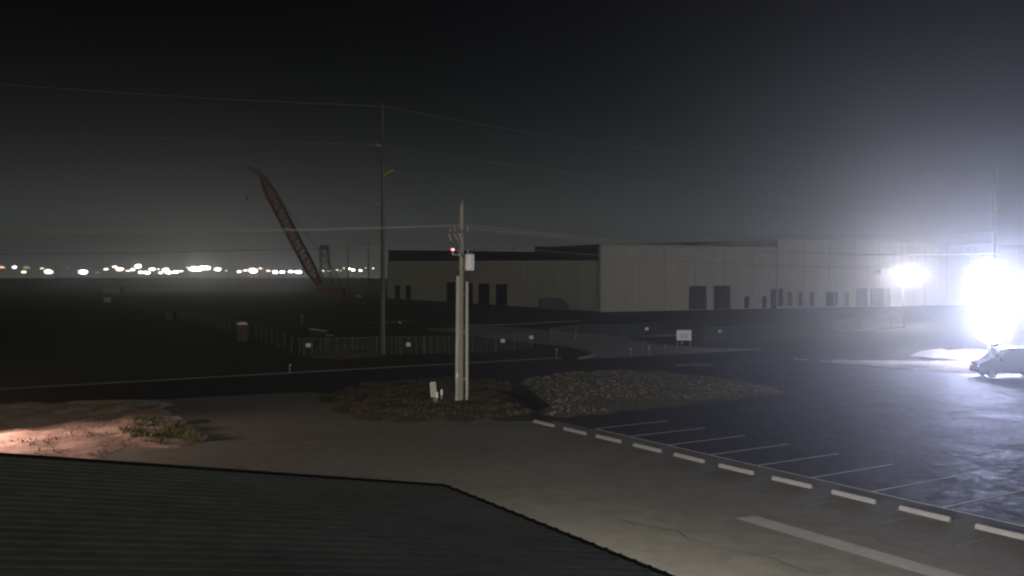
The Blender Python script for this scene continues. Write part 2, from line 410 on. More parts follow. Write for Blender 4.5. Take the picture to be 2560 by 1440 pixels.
# ---------------------------------------------------------------- near building: the metal roof below the camera
bl = thing('metal_roof_building', 'near building with grey ribbed metal roof and dark eave trim', 'building')
EV, RU, ZE, SL = 7.93, -15.2, 4.0, .179             # eave line v, rake line u, eave height, slope
def rz_(v): return ZE + (EV - v) * SL
RIDGE = -7.0; UB = 14.0
rf = MB()
def rp(u, v, dz=0): return uv(u, v, rz_(v) + dz)
pitch = .305; nu = int((UB - RU) / pitch)
prof = []                                            # rib profile along u
for k in range(nu):
    u0 = RU + k * pitch
    prof += [(u0, 0), (u0 + .225, 0), (u0 + .245, .016), (u0 + .275, .016), (u0 + .295, 0)]
prof.append((RU + nu * pitch, 0))
vs = []
for u, dz in prof: vs += [rp(u, EV + .06, dz), rp(u, RIDGE, dz)]
rf.add(vs, [(2 * i, 2 * i + 2, 2 * i + 3, 2 * i + 1) for i in range(len(prof) - 1)])
vs = []
for u, dz in prof:                                   # far slope of the roof, behind the ridge
    vs += [uv(u, RIDGE, rz_(RIDGE) + dz), uv(u, RIDGE - 15, rz_(RIDGE) - 15 * SL + dz)]
rf.add(vs, [(2 * i, 2 * i + 2, 2 * i + 3, 2 * i + 1) for i in range(len(prof) - 1)])
obj('roof', rf, m_roof, bl)
ev = MB()
ev.bar(uv(RU - .05, EV + .12, ZE - .07), uv(UB, EV + .12, ZE - .07), .13, .12)
# dark teeth at the rib ends, drawing the ribs' shadow along the eave
for k in range(nu):
    u0 = RU + k * pitch
    ev.hexa([uv(u0 + .22, EV + .066, ZE - .03), uv(u0 + .30, EV + .066, ZE - .03), uv(u0 + .30, EV + .085, ZE - .03), uv(u0 + .22, EV + .085, ZE - .03),
             uv(u0 + .235, EV + .066, ZE + .05), uv(u0 + .285, EV + .066, ZE + .05), uv(u0 + .285, EV + .085, ZE + .05), uv(u0 + .235, EV + .085, ZE + .05)])
obj('gutter_rib_shade', ev, m_trim, bl)
rk = MB(); rk.bar(rp(RU - .04, EV + .15, -.02), rp(RU - .04, RIDGE, -.02), .12, .10)
obj('rake_trim', rk, m_trim, bl)
wl = MB()
wl.prism([uv(RU + .4, EV - .5), uv(RU + .4, RIDGE - 14), uv(UB - .4, RIDGE - 14), uv(UB - .4, EV - .5)][::-1], 0, ZE - .1)
obj('wall', wl, m_bwall, bl)
E_warm = E('warm_lamp', (1.0, .82, .74), 60)
def spot(name, parent, p, target, watts, col, ang, blend, r=.08):
    l = bpy.data.lights.new(name, 'SPOT'); l.energy = watts; l.color = col; l.spot_size = R(ang); l.spot_blend = blend; l.shadow_soft_size = r
    o = bpy.data.objects.new(name, l); COL.objects.link(o); o.location = p; o.parent = parent
    o.rotation_euler = (Vector(target) - Vector(p)).to_track_quat('-Z', 'Y').to_euler(); return o
def wall_lamp(u, v, z):
    hd = MB(); p = uv(u, v, z); hd.box(p, (.40, .40, .16), angz); h = obj('wall_lamp', hd, m_dark, bl)
    q = p + V * .10 - Vector((0, 0, .13)); obj('lens', MB().ball(q, (.19, .19, .07), 8, 4), E_warm, h)
    spot('lamp_beam', h, q + V * .12 - Vector((0, 0, .08)), uv(u - 10, v + 13, 1.0), 26000, (1.0, .91, .85), 135, .9)
wall_lamp(-12.5, EV - .28, 3.3)

# out-of-frame lamp that lights the bare dirt on the left
yl = thing('yard_lamp', 'low yard lamp shining across the bare dirt patch', 'lamp', (-28.6, 43.2, 0))
obj('post', MB().tube([(0, 0, 0), (0, 0, 2.9)], .06, 8), m_galv, yl)
obj('lamp_head', MB().box((.12, 0, 2.98), (.5, .3, .10)), m_dark, yl)
obj('lens', MB().ball((.2, 0, 2.86), (.30, .22, .09), 8, 4), E('pink_lamp', (1.0, .66, .58), 60), yl)
spot('lamp_beam', yl, (.55, 0, 2.75), (8.0, .6, 0), 8500, (1.0, .66, .59), 95, 1.0)

# ---------------------------------------------------------------- main utility pole
pb = gp(1151, 1004); pb.z = .1
up = thing('utility_pole', 'wooden utility pole with grey transformer can and conduit risers on grass verge', 'utility pole', pb)
up.rotation_euler = (0, R(.35), 0)
HP = 12.1
obj('pole', MB().tube([(0, 0, -.2), (0, 0, 6), (0, 0, HP)], .19, 14, .125), m_wood, up)
obj('top_pin', MB().tube([(.05, 0, HP), (.05, 0, HP + .35)], .03, 6), m_porc, up)
obj('cable_guard', MB().tube([(-.20, -.14, -.1), (-.18, -.12, 7.7)], .135, 10), m_galv, up)
obj('guard_head', MB().tube([(-.18, -.12, 7.7), (-.17, -.08, 8.1)], .12, 8, .06), m_dark, up)
obj('conduit', MB().tube([(.40, -.05, -.1), (.36, -.05, 7.35)], .10, 10), m_galv, up)
cc = MB()
for q in ((.36, 0, 7.4), (.30, .03, 7.5), (.40, 0, 7.46)): cc.tube([q, (q[0] - .06, 0, 7.75), (.15, 0, 7.95)], .028, 6)
obj('cable_loop', cc, m_dark, up)
for z in (1.3, 4.2, 6.6): obj('standoff_bracket', MB().bar((0, -.05, z), (.42, -.05, z), .06, .05), m_galv, up)
obj('warning_tag', MB().box((-.19, -.285, 1.55), (.11, .012, .30)), m_white, up)
arm_d = Vector((U.x, U.y, 0))
zc = 10.45
obj('crossarm', MB().bar(arm_d * -1.2 + Vector((0, -.0, zc)) - V * .2, arm_d * 1.2 + Vector((0, 0, zc)) - V * .2, .10, .12), m_wood, up)
br = MB()
for s_ in (-1, 1): br.bar(arm_d * (s_ * .75) + Vector((0, 0, zc - .05)) - V * .23, Vector((0, 0, zc - .75)) - V * .2, .04, .03)
obj('crossarm_brace', br, m_galv, up)
ins_pos = [-1.1, -.45, 1.1]
for s_ in ins_pos:
    p = arm_d * s_ + Vector((0, 0, zc + .06)) - V * .2
    i_ = MB(); i_.tube([p, p + Vector((0, 0, .08))], .03, 8)
    for k in range(3): i_.tube([p + Vector((0, 0, .08 + k * .05)), p + Vector((0, 0, .11 + k * .05))], .075 - .012 * k, 10)
    obj('insulator', i_, m_porc, up)
for s_ in (-.95, -.15, .35):
    p = arm_d * s_ + Vector((0, 0, zc - .25)) - V * .3
    c_ = MB(); c_.tube([p + Vector((-.07, 0, .12)), p + Vector((.10, -.05, -.32))], .055, 8)
    c_.tube([p + Vector((.10, -.05, -.30)), p + Vector((.02, -.1, -.12)), p + Vector((-.06, -.05, .10))], .022, 6)
    obj('fuse_cutout', c_, m_porc, up)
jm = MB()
for s_ in (-.95, -.15, .35):
    p = arm_d * s_ + Vector((0, 0, zc - .55)) - V * .25
    jm.tube([p, p * .55 + Vector((0, -.2, .45 * zc - .75)), Vector((.1, -.2, 8.9))], .018, 5)
obj('jumper_cable', jm, m_dark, up)
tk = Vector((.52, -.20, 8.05))
obj('transformer', MB().tube([tk, tk + Vector((0, 0, .98))], .29, 20), m_tank, up)
td = MB(); td.tube([tk + Vector((0, 0, .98)), tk + Vector((0, 0, 1.03))], .30, 20); td.tube([tk + Vector((0, 0, 1.03)), tk + Vector((0, 0, 1.10))], .27, 20, .05)
td.tube([tk + Vector((-.1, 0, 1.06)), tk + Vector((-.12, 0, 1.36))], .055, 8, .035)
obj('transformer_lid', td, m_wood, up)
for z in (8.2, 8.9): obj('mounting_bracket', MB().bar((.1, -.1, z), (.3, -.15, z), .10, .12), m_dark, up)
al = MB(); al.bar((-.05, -.1, 8.98), (-.55, -.16, 9.05), .05, .05); al.tube([(-.52, -.16, 9.0), (-.55, -.16, 9.28)], .06, 8); al.bar((-.08, -.1, 9.02), (-.02, -.13, 9.35), .04); al.bar((-.1, -.12, 9.0), (-.2, -.12, 9.3), .035)
obj('arrester', al, m_galv, up)

# pedestal cabinet and two markers
pc = thing('utility_cabinet', 'leaning grey utility cabinet on posts beside the utility pole', 'utility cabinet', gp(1087, 1010) + Vector((0, 0, .12)))
pc.rotation_euler = (0, R(-3.5), R(8))
obj('cabinet_body', MB().box((-.05, 0, .78), (.36, .22, .92)), m_cab, pc)
obj('cabinet_door', MB().box((-.03, -.118, .77), (.28, .012, .80)), m_galv, pc)
for x in (-.02, .10): obj('leg', MB().bar((x, 0, -.15), (x, 0, .33), .05), m_galv, pc)
mk0 = None
for (x, y, h, lb) in ((1092.5, 1011, .50, 'short white capped marker post in front of the leaning cabinet'), (1104, 1004, .58, 'white capped marker post right of the leaning cabinet')):
    loc = gp(x, y) + Vector((0, 0, .1))
    if mk0 is None:
        mk0 = thing('marker_post', lb, 'marker post', loc, 0, 'white marker posts by the cabinet')
        obj('stem', MB().tube([(0, 0, -.12), (0, 0, .32)], .03, 6), m_galv, mk0)
        c_ = MB(); c_.tube([(0, 0, .30), (0, 0, .62)], .075, 10); c_.ball((0, 0, .62), (.075, .075, .05), 10, 4); obj('cap', c_, m_white, mk0)
    else: dup(mk0, loc, 0, lb)

# ---------------------------------------------------------------- transmission poles and wires
TZ = 94.0
tp0 = at(957, 885, TZ); tp0.z = 0
TH = CH + (HZ - 258) * TZ / F
tp = thing('transmission_pole', 'tall thin dark transmission pole left of the warehouse with yellow arm', 'transmission pole', tp0, 0, 'tall transmission poles')
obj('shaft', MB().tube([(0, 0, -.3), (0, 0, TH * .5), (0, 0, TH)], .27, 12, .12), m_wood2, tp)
obj('arm', MB().tube([(.15, 0, 17.75), (.55, -.3, 18.05), (1.10, -.5, 18.28)], .10, 8), m_yell, tp)
obj('ground_lead', MB().tube([(.16, -.22, 0), (.10, -.16, TH * .75)], .02, 5), m_galv, tp)
for z in (20.7, 14.9):
    i_ = MB(); i_.tube([(-.1, -.1, z), (-.75, -.2, z + .15)], .055, 8)
    for k in range(5): i_.tube([(-.2 - k * .1, -.12, z + .02 + k * .025), (-.23 - k * .1, -.12, z + .028 + k * .025)], .11, 8)
    obj('insulator', i_, m_porc, tp)
VT0, UT = 38.8, -86.5
tp2 = dup(tp, uv(UT, 144, 0), 0, 'tall faint transmission pole behind the blinding floodlight at right')
def span(a, b, sag, n=16):
    return [a.lerp(b, t / n) - Vector((0, 0, 4 * sag * (t / n) * (1 - t / n))) for t in range(n + 1)]
pl, pr = uv(UT, -61), uv(UT, 144)
tp3 = dup(tp, pl, 0, 'tall transmission pole outside the left edge of the photo')
for (h, dx, sl, sr, lb) in ((TH - .3, .0, 1.6, 2.2, 'topmost faint wire, strung from the top of the tall transmission pole'),
                      (20.9, -.75, 1.57, 2.0, 'second faint wire down on the tall transmission pole'),
                      (18.3, 1.1, 1.3, 1.6, 'faint wire held by the yellow arm of the tall pole'),
                      (15.05, -.75, 1.05, 2.0, 'lowest faint wire on the tall transmission pole')):
    o_ = Vector((dx, 0, h)); mb = MB()
    mb.tube(span(pl + o_, tp0 + o_, sl), .019, 5); mb.tube(span(tp0 + o_, pr + o_, sr), .017, 5)
    tag(obj('power_line', mb, m_wire2), lb, 'power line', 'wires on the tall transmission poles')
dl, dr = uv(-51.2, -47), uv(-51.2, 103)
for s_, r_, lb in ((-1.1, .020, 'utility pole wire on the far end of the crossarm'), (-.45, .020, 'utility pole wire on the inner crossarm insulator'), (1.1, .026, 'brightest utility pole wire, on the near end of the crossarm')):
    o_ = arm_d * s_ + Vector((0, 0, zc + .38)) - V * .2; mb = MB()
    mb.tube(span(dl + o_, pb + o_, 1.1), r_ * .6, 5); mb.tube(span(pb + o_, dr + o_, 1.3), r_ * .6, 5)
    tag(obj('power_line', mb, m_wire), lb, 'power line', 'wires on the utility pole crossarm')
mb = MB(); o_ = Vector((0, -.2, 9.75)); mb.tube(span(dl + o_, pb + o_, 1.1), .013, 5); mb.tube(span(pb + o_, dr + o_, 1.3), .013, 5)
tag(obj('power_line', mb, m_wire2), 'lower neutral wire on the utility pole below the crossarm', 'power line', 'wires on the utility pole crossarm')
for k, (p, lb) in enumerate(((dl, 'utility pole outside the left edge of the photo'), (dr, 'utility pole outside the right edge of the photo'))):
    o = thing('utility_pole', lb, 'utility pole', p)
    obj('pole', MB().tube([(0, 0, -.2), (0, 0, HP)], .19, 10, .125), m_wood, o)
    obj('crossarm', MB().bar(arm_d * -1.2 + Vector((0, 0, zc)) - V * .2, arm_d * 1.2 + Vector((0, 0, zc)) - V * .2, .10, .12), m_wood, o)

# ---------------------------------------------------------------- warehouse
wh = thing('warehouse', 'long pale tilt-up concrete warehouse with dark dock doors behind the fence', 'warehouse', (0, 0, 0))
A0 = Vector((19.2, 204.5, 0)); WR = Vector((75, 37.5, 0)).normalized(); WL = Vector((-.447, .894, 0)); BK = Vector((-WR.y, WR.x, 0))
def on(A, D, x):                                     # distance along a wall where image column x meets it
    k = (x - CX) / F; return (k * A.y - A.x) / (D.x - k * D.y)
def wy(A, D, t, y): Z = (A + D * t).y; return CH - (y - HZ) * Z / F
def wallblock(name, A, D, N, t0, t1, zb0, zb1, zt0, zt1, th, m):   # front face t0..t1, thickness back along N
    a, b = A + D * t0, A + D * t1; mb = MB(); q = []
    for (p, z0_) in ((a, zb0), (b, zb1), (b + N * th, zb1), (a + N * th, zb0)): q.append(Vector((p.x, p.y, z0_)))
    for (p, z1_) in ((a, zt0), (b, zt1), (b + N * th, zt1), (a + N * th, zt0)): q.append(Vector((p.x, p.y, z1_)))
    return obj(name, mb.hexa(q), m, wh)
tS = on(A0, WR, 1945)
wallblock('front_wall', A0, WR, BK, 0, tS - .01, -.3, -.3, 14.65, 14.55, .8, m_tilt)
A1 = A0 - BK * .6
wallblock('entry_wall', A1, WR, BK, on(A1, WR, 1944), 150, -.3, -.3, 16.5, 16.5, 40, m_tilt)
wallblock('rear_parapet', A0 + BK * 30.5, WR, BK, 20, 95, 0, 0, 16.0, 18.2, 30, m_dhall)
# side wall receding to the left, with the dark upper halls set back from it
NB = Vector((WR.x, WR.y, 0))
A2 = A0 + WR * 1.2 + BK * .4
tE = on(A2, WL, 968)
wallblock('side_wall', A2, WL, NB, 0, tE, -.3, -.3, wy(A2, WL, 0, 651), wy(A2, WL, tE, 653), 3.5, m_tilt2)
A3 = A2 + NB * 1.4
tM = on(A3, WL, 1337)
wallblock('upper_hall', A3, WL, NB, 3.0, tM, 0, 0, wy(A3, WL, 3, 620), wy(A3, WL, tM, 616), 30, m_dhall)
A4 = A3 + NB * .05
wallblock('upper_hall', A4, WL, NB, tM + .05, on(A4, WL, 971), 0, 0, wy(A4, WL, tM, 630), wy(A4, WL, on(A4, WL, 971), 625), 30, m_dhall)
cp = MB()
for (A, D, t0, t1, z0_, z1_) in ((A0 - BK * .05, WR, -.05, tS, 14.70, 14.60), (A1 - BK * .05, WR, on(A1, WR, 1944) - .05, 150, 16.55, 16.55)):
    cp.bar((A + D * t0) + Vector((0, 0, z0_)), (A + D * t1) + Vector((0, 0, z1_)), .5, .12)
obj('coping', cp, m_tilt2, wh)
m_joint = M('joint_sealant', (.22, .21, .18), .9, .1, 1)
def joint(p, h, D, N):
    obj('panel_joint', MB().box(p + Vector((0, 0, h / 2)) - N * .005, (.10, .03, h - .3), math.atan2(D.y, D.x)), m_joint, wh)
for t in [8.4 * k for k in range(1, 7)]: joint(A0 + WR * t, 14.6, WR, BK)
for t in [on(A1, WR, 1944) + 8.4 * k for k in range(1, 9)]: joint(A1 + WR * t, 16.5, WR, BK)
for t in [12 * k for k in range(1, 12)]: joint(A2 + WL * t, 11, WL, NB)
def opening(kind, A, D, N, x0, x1, yt, yb, m, frame=.12, seg=0):
    t0, t1 = sorted((on(A, D, x0), on(A, D, x1))); t = (t0 + t1) / 2; w = t1 - t0
    zt = wy(A, D, t, yt); zb = max(wy(A, D, t, yb), .05); h = zt - zb; a = math.atan2(D.y, D.x)
    c = A + D * t + Vector((0, 0, (zt + zb) / 2))
    o = obj(kind, MB().box(c - N * .03, (w, .08, h), a), m, wh)
    fr = MB()
    for s_ in (-1, 1): fr.box(c + D * (s_ * (w / 2 + frame / 2)) - N * .06, (frame, .16, h + frame), a)
    fr.box(c + Vector((0, 0, h / 2 + frame / 2)) - N * .0635, (w + frame * 1.98, .16, frame), a)
    obj('frame', fr, m_dark if kind == 'dock_door' else m_dhall, o)
    if seg:
        sg = MB()
        for k in range(1, seg): sg.box(c + Vector((0, 0, h * (k / seg - .5))) - N * .08, (w * .98, .03, .05), a)
        obj('panel_ribs', sg, m_dark, o)
for x0, x1, yt, yb in ((1725, 1763, 718, 773), (1787, 1823, 717, 772)): opening('dock_door', A0, WR, BK, x0, x1, yt, yb, m_door, .3, 5)
opening('dock_door', A0, WR, BK, 1927, 1943, 723, 771, m_door, .1, 5)
for x0, x1, yt, yb in ((1862, 1871, 743, 770), (1907, 1914, 742, 770)): opening('side_door', A0, WR, BK, x0, x1, yt, yb, m_door)
for x0, x1 in ((1970, 1978), (1997, 2004), (2026, 2033), (2066, 2082), (2087, 2093), (2114, 2120)): opening('window', A1, WR, BK, x0, x1, 730, 765, m_glass)
for x0, x1, yt in ((1946, 1956, 723), (2141, 2166, 722), (2178, 2200, 722), (2206, 2224, 722), (2190, 2200, 676)): opening('window', A1, WR, BK, x0, x1, yt, 765 if yt > 700 else 690, m_glass)
for x0, x1, yt, yb in ((1118, 1142, 707, 756), (1160, 1181, 709, 759), (1198, 1223, 711, 761), (1242, 1267, 712, 764)): opening('dock_door', A2, WL, NB, x0, x1, yt, yb, m_door, .2, 5)
for x0, x1, yt, yb in ((989, 1000, 714, 746), (1016, 1027, 715, 747)): opening('side_door', A2, WL, NB, x0, x1, yt, yb, m_door)
for x in (1597, 1838):
    p = A0 + WR * on(A0, WR, x) - BK * .12; obj('downspout', MB().tube([p + Vector((0, 0, .2)), p + Vector((0, 0, 14.4))], .09, 6), m_tilt, wh)

# red beacon at the edge of the dark upper hall
rb = thing('obstruction_light', 'small glowing red beacon on the dark warehouse roof beside the utility pole', 'beacon', at(1132, 629, 250))
obj('base', MB().tube([(0, 0, -3.5), (0, 0, .2)], .06, 8), m_dark, rb)
obj('lamp_globe', MB().ball((0, 0, .50), (.42, .42, .36), 12, 8), E('red_beacon', (1.0, .16, .20), 9), rb)

# ---------------------------------------------------------------- vehicles
def vehicle(name, label, cat, loc, rz, prof, hw, zt, m, wheels, wr, win, group=None):
    t = thing(name, label, cat, loc, rz, group)
    def w_(z): return hw * (1 - .20 * max(0, (z - zt)) / 1.0)
    n = len(prof); vs = []; fs = []
    for s_ in (-1, 1): vs += [(x, s_ * w_(z), z) for x, z in prof]
    fs = [tuple(range(n)), tuple(reversed(range(n, 2 * n)))] + [(i, n + i, n + (i + 1) % n, (i + 1) % n) for i in range(n)]
    body = obj('body', MB().add(vs, fs), m, t)
    bv = body.modifiers.new('soft_edges', 'BEVEL'); bv.width = .06; bv.segments = 3; bv.limit_method = 'ANGLE'; bv.angle_limit = R(25)
    for poly in win:                                 # side windows
        for s_ in (-1, 1):
            q = [(x, s_ * (w_(z) + .012), z) for x, z in poly]
            obj('window', MB().poly(q if s_ < 0 else q[::-1]), m_glass, t)
    for x in wheels:
        for s_ in (-1, 1):
            w = obj('wheel', MB().tube([(x, s_ * (hw - .18), wr), (x, s_ * (hw + .015), wr)], wr, 20), m_tyre, t)
            obj('rim', MB().tube([(x, s_ * (hw - .05), wr), (x, s_ * (hw + .025), wr)], wr * .62, 14), m_rim, w)
    return t, w_
cz = 73.0; cl_ = gp(2490, 944)
car, wf = vehicle('parked_van', 'dark minivan parked below the blinding floodlight at the right edge', 'van', (cl_.x + 1.2, cl_.y + .4, .02), R(-6),
    [(-2.5, .35), (-2.55, .75), (-2.45, 1.10), (-1.75, 1.38), (-.75, 2.18), (-.3, 2.30), (2.2, 2.28), (2.45, 1.4), (2.5, .8), (2.45, .35)], .98, 1.25, m_car, (-1.6, 1.55), .36,
    [[(-1.30, 1.42), (-.65, 1.42), (-.65, 2.02)], [(-.55, 1.42), (.6, 1.42), (.6, 2.08), (-.5, 2.08)], [(.7, 1.42), (2.05, 1.42), (1.95, 2.04), (.7, 2.08)]])
obj('windshield', MB().poly([(-1.71, -.86, 1.435), (-1.71, .86, 1.435), (-.79, .74, 2.17), (-.79, -.74, 2.17)][::-1]), m_glass, car)
for s_ in (-1, 1): obj('headlight', MB().ball((-2.47, s_ * .72, .86), (.10, .20, .10), 10, 6), m_tank, car)
obj('bumper', MB().box((-2.53, 0, .5), (.14, 1.7, .22)), m_dark, car)
obj('mirror', MB().box((-.95, -1.12, 1.4), (.12, .24, .16)), m_dark, car)
vl = gp(1384, 778.5)
van, wf = vehicle('box_van', 'dark closed van parked against the warehouse side wall', 'van', (vl.x, vl.y, 0), R(8),
    [(-3.1, .4), (-3.1, 2.75), (-2.9, 2.95), (1.2, 2.95), (1.9, 2.7), (2.7, 1.75), (3.2, 1.5), (3.25, .5), (3.2, .4)], 1.05, 1.6, m_van, (-1.9, 2.1), .42,
    [[(1.3, 1.7), (2.45, 1.7), (1.85, 2.45), (1.3, 2.45)]])
obj('windshield', MB().poly([(2.66, -.9, 1.83), (2.66, .9, 1.83), (1.97, .8, 2.65), (1.97, -.8, 2.65)]), m_glass, van)
for s_ in (-1, 1): obj('headlight', MB().ball((3.2, s_ * .8, 1.05), (.08, .18, .12), 8, 5), m_glass, van)

# generator trailer by the fence corner
tl = gp(797, 846)
gt = thing('generator_trailer', 'dark low trailer with pale sloping top behind the fence corner', 'trailer', tl, R(-12))
obj('housing', MB().hexa([Vector(q) for q in ((-1.0, -.6, .4), (1.0, -.6, .4), (1.0, .6, .4), (-1.0, .6, .4), (-1.05, -.6, 1.15), (.9, -.6, .9), (.9, .6, .9), (-1.05, .6, 1.15))]), m_dark, gt)
obj('lid', MB().hexa([Vector(q) for q in ((-1.1, -.66, 1.16), (.95, -.66, .91), (.95, .66, .91), (-1.1, .66, 1.16), (-1.1, -.66, 1.25), (.95, -.66, .97), (.95, .66, .97), (-1.1, .66, 1.25))]), m_pale, gt)
for s_ in (-1, 1): obj('wheel', MB().tube([(.0, s_ * .62, .3), (.0, s_ * .82, .3)], .3, 14), m_tyre, gt)
obj('drawbar', MB().bar((1.0, 0, .45), (1.9, 0, .4), .08), m_galv, gt)
# portable toilet
pt = thing('portable_toilet', 'red brown portable toilet with white domed roof by the fence', 'portable toilet', gp(605, 853), R(20))
obj('cabin', MB().box((0, 0, 1.02), (1.12, 1.12, 2.0)), m_redp, pt)
obj('door', MB().box((0, -.575, 1.02), (.74, .03, 1.86)), m_rust, pt)
rr_ = MB(); rr_.box((0, 0, 2.06), (1.26, 1.26, .08)); rr_.ball((0, 0, 2.08), (.62, .62, .26), 16, 8); obj('roof', rr_, m_white, pt)
obj('vent_pipe', MB().tube([(.4, .4, 2.0), (.4, .4, 2.5)], .05, 8), m_dark, pt)
# faint things far down the fence
ct = thing('storage_container', 'faint pale green storage container far beyond the field', 'container', gp(282, 733), R(-5))
obj('box', MB().box((0, 0, 1.35), (8.2, 2.4, 2.6)), m_greenp, ct); obj('roof_panel', MB().box((0, 0, 2.69), (8.3, 2.5, .07)), m_pale, ct)
dr_ = MB(); [dr_.box((-3.6 + .8 * k, -1.22, 1.35), (.10, .05, 2.4)) for k in range(10)]; obj('side_ribs', dr_, m_greenp, ct)
ct2 = thing('storage_box', 'small pale storage box below the pale green container', 'box', gp(270, 756), R(4))
obj('box', MB().box((0, 0, .75), (2.0, 1.2, 1.4)), m_pale, ct2); obj('lid', MB().box((0, 0, 1.49), (2.1, 1.3, .08)), m_pale, ct2)
ct3 = thing('storage_box', 'small rust coloured box standing beside the far fence run', 'box', gp(427, 800), R(0))
obj('box', MB().box((0, 0, .8), (1.5, 1.2, 1.5)), m_rust, ct3); obj('lid', MB().box((0, 0, 1.58), (1.6, 1.3, .08)), m_rust, ct3)
sb = thing('site_sign', 'small pale barrier board between crane and tall transmission pole', 'barrier', gp(896, 752), 0)
obj('board', MB().box((0, 0, 1.5), (1.9, .06, .6)), m_pale, sb)
for s_ in (-.7, .7): obj('leg', MB().bar((s_, .05, 0), (s_, .05, 1.5), .08), m_dark, sb)

# ---------------------------------------------------------------- crane
cb = at(828, 752, 283); cb.z = 0
cr = thing('crawler_crane', 'red lattice boom crawler crane leaning left above the horizon lights', 'crane', cb)
hs = MB(); hs.box((.5, 0, 3.0), (6.4, 3.4, 2.6)); hs.box((3.2, 0, 2.9), (1.4, 3.8, 2.2)); obj('machinery_house', hs, m_crane2, cr)
obj('cab', MB().hexa([Vector(q) for q in ((-4.6, -2.0, 1.9), (-2.6, -2.0, 1.9), (-2.6, -.6, 1.9), (-4.6, -.6, 1.9), (-4.1, -2.0, 4.2), (-2.6, -2.0, 4.2), (-2.6, -.6, 4.2), (-4.1, -.6, 4.2))]), m_crane, cr)
for s_ in (-1, 1):
    tk_ = MB(); pts = []
    for k in range(20):
        a = 2 * math.pi * k / 20; pts.append((max(-1, min(1, math.cos(a) * 1.5)) * 2.9 + math.cos(a) * .6, s_ * 2.2, .75 + math.sin(a) * .7))
    for y in (-.45, .45): pass
    n = len(pts); vs = [(x, y - .45, z) for x, y, z in pts] + [(x, y + .45, z) for x, y, z in pts]
    tk_.add(vs, [tuple(range(n)), tuple(reversed(range(n, 2 * n)))] + [(i, n + i, n + (i + 1) % n, (i + 1) % n) for i in range(n)])
    obj('track', tk_, m_dark, cr)
def lattice(p0, p1, w, n, chord, lace, ends=(.35, .25)):
    d = (p1 - p0).normalized(); sy = Vector((0, 1, 0)); sx = d.cross(sy).normalized(); mb = MB(); rings_ = []
    for k in range(n + 1):
        t = k / n; ww = w * (1 if .12 < t < .85 else (ends[0] + (1 - ends[0]) * t / .12 if t <= .12 else ends[1] + (1 - ends[1]) * (1 - t) / .15))
        c = p0.lerp(p1, t); rings_.append([c + sx * (a * ww / 2) + sy * (b * ww / 2) for a, b in ((-1, -1), (1, -1), (1, 1), (-1, 1))])
    for k in range(n):
        for j in range(4):
            mb.bar(rings_[k][j], rings_[k + 1][j], chord)
            a, b = (j, (j + 1) % 4) if k % 2 else ((j + 1) % 4, j)
            mb.bar(rings_[k][a], rings_[k + 1][b], lace)
            mb.bar(rings_[k][j], rings_[k][(j + 1) % 4], lace)
    return mb
bf = at(797, 712, 283) - cb; bt = at(652, 436, 283) - cb
obj('boom', lattice(bf, bt, 2.7, 22, .42, .26), m_cbom, cr)
jt_ = at(618, 416, 283) - cb
obj('jib', lattice(bt, jt_, 1.2, 5, .2, .12, (.9, .4)), m_cbom, cr)
gnt = MB(); gtop = Vector((1.6, 0, 8.5)); gnt.bar((-1.2, 0, 4.2), gtop, .25); gnt.bar((3.0, 0, 4.0), gtop, .25); obj('gantry', gnt, m_crane, cr)
pd = MB(); pd.tube([gtop + Vector((0, -.6, 0)), bt + Vector((.6, -.5, -.3))], .05, 5); pd.tube([gtop + Vector((0, .6, 0)), bt + Vector((.6, .5, -.3))], .05, 5); obj('pendant_line', pd, m_dark, cr)
hk = MB(); hk.tube([jt_, jt_ - Vector((0, 0, 9))], .045, 5); hk.box(jt_ - Vector((0, 0, 9.5)), (.5, .4, 1.0)); obj('hook_block', hk, m_dark, cr)

# dark tower and thin poles on the horizon
tw = at(815, 690, 480); tw.z = 0
tw_ = thing('lattice_tower', 'dark four-legged tower with boxy top right of the crane boom', 'tower', tw)
zt_ = CH + 77 * 480 / F
obj('tank', MB().box((-.9, 0, zt_ - 1.1), (4.2, 4.2, 2.2)), m_dark, tw_)
obj('platform', MB().box((-.9, 0, zt_ - 2.5), (5.0, 5.0, .3)), m_dark, tw_)
for sx_, sy_ in ((-1, -1), (1, -1), (1, 1), (-1, 1)):
    obj('leg', MB().bar((sx_ * (2.4 if sx_ < 0 else 3.6), sy_ * 3.0, 0), (-.9 + sx_ * 1.8, sy_ * 1.8, zt_ - 2.4), .5), m_dark, tw_)
bz = MB()
for z in (5, 9, 13, 17):
    for k in range(2): bz.bar((-2.5, (-1) ** k * 2.4, z), (2.4 - z * .07, (-1) ** k * 2.4, z + 3), .2); bz.bar((-2.5, (-1) ** k * 2.4, z + 3), (2.4 - z * .07, (-1) ** k * 2.4, z), .2)
obj('brace', bz, m_dark, tw_)
fp0 = None
for x, yt, Z, lb in ((870, 606, 430, 'thin dark pole on the horizon, nearer the dark tower'), (921, 618, 430, 'thin dark pole on the horizon, just left of the tall transmission pole'),
                     (1208, 606, 480, 'thin distant pole rising behind the warehouse roof, right of the utility pole'), (1284, 610, 480, 'thin distant pole behind the warehouse roof near its step')):
    p = at(x, 690, Z); p.z = 0
    if fp0 is None:
        hh_ = CH + 84 * Z / F
        fp0 = thing('distant_pole', lb, 'pole', p, 0, 'thin poles on the horizon')
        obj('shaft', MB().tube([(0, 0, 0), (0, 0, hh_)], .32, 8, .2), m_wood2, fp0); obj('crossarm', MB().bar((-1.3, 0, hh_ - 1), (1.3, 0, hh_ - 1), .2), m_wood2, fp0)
    else: dup(fp0, p, 0, lb)
rm = at(140, 690, 520); rm.z = 0
rmt = thing('radio_mast', 'slim mast with dim red beacon above the lights at left', 'mast', rm)
zr = CH + 40 * 520 / F
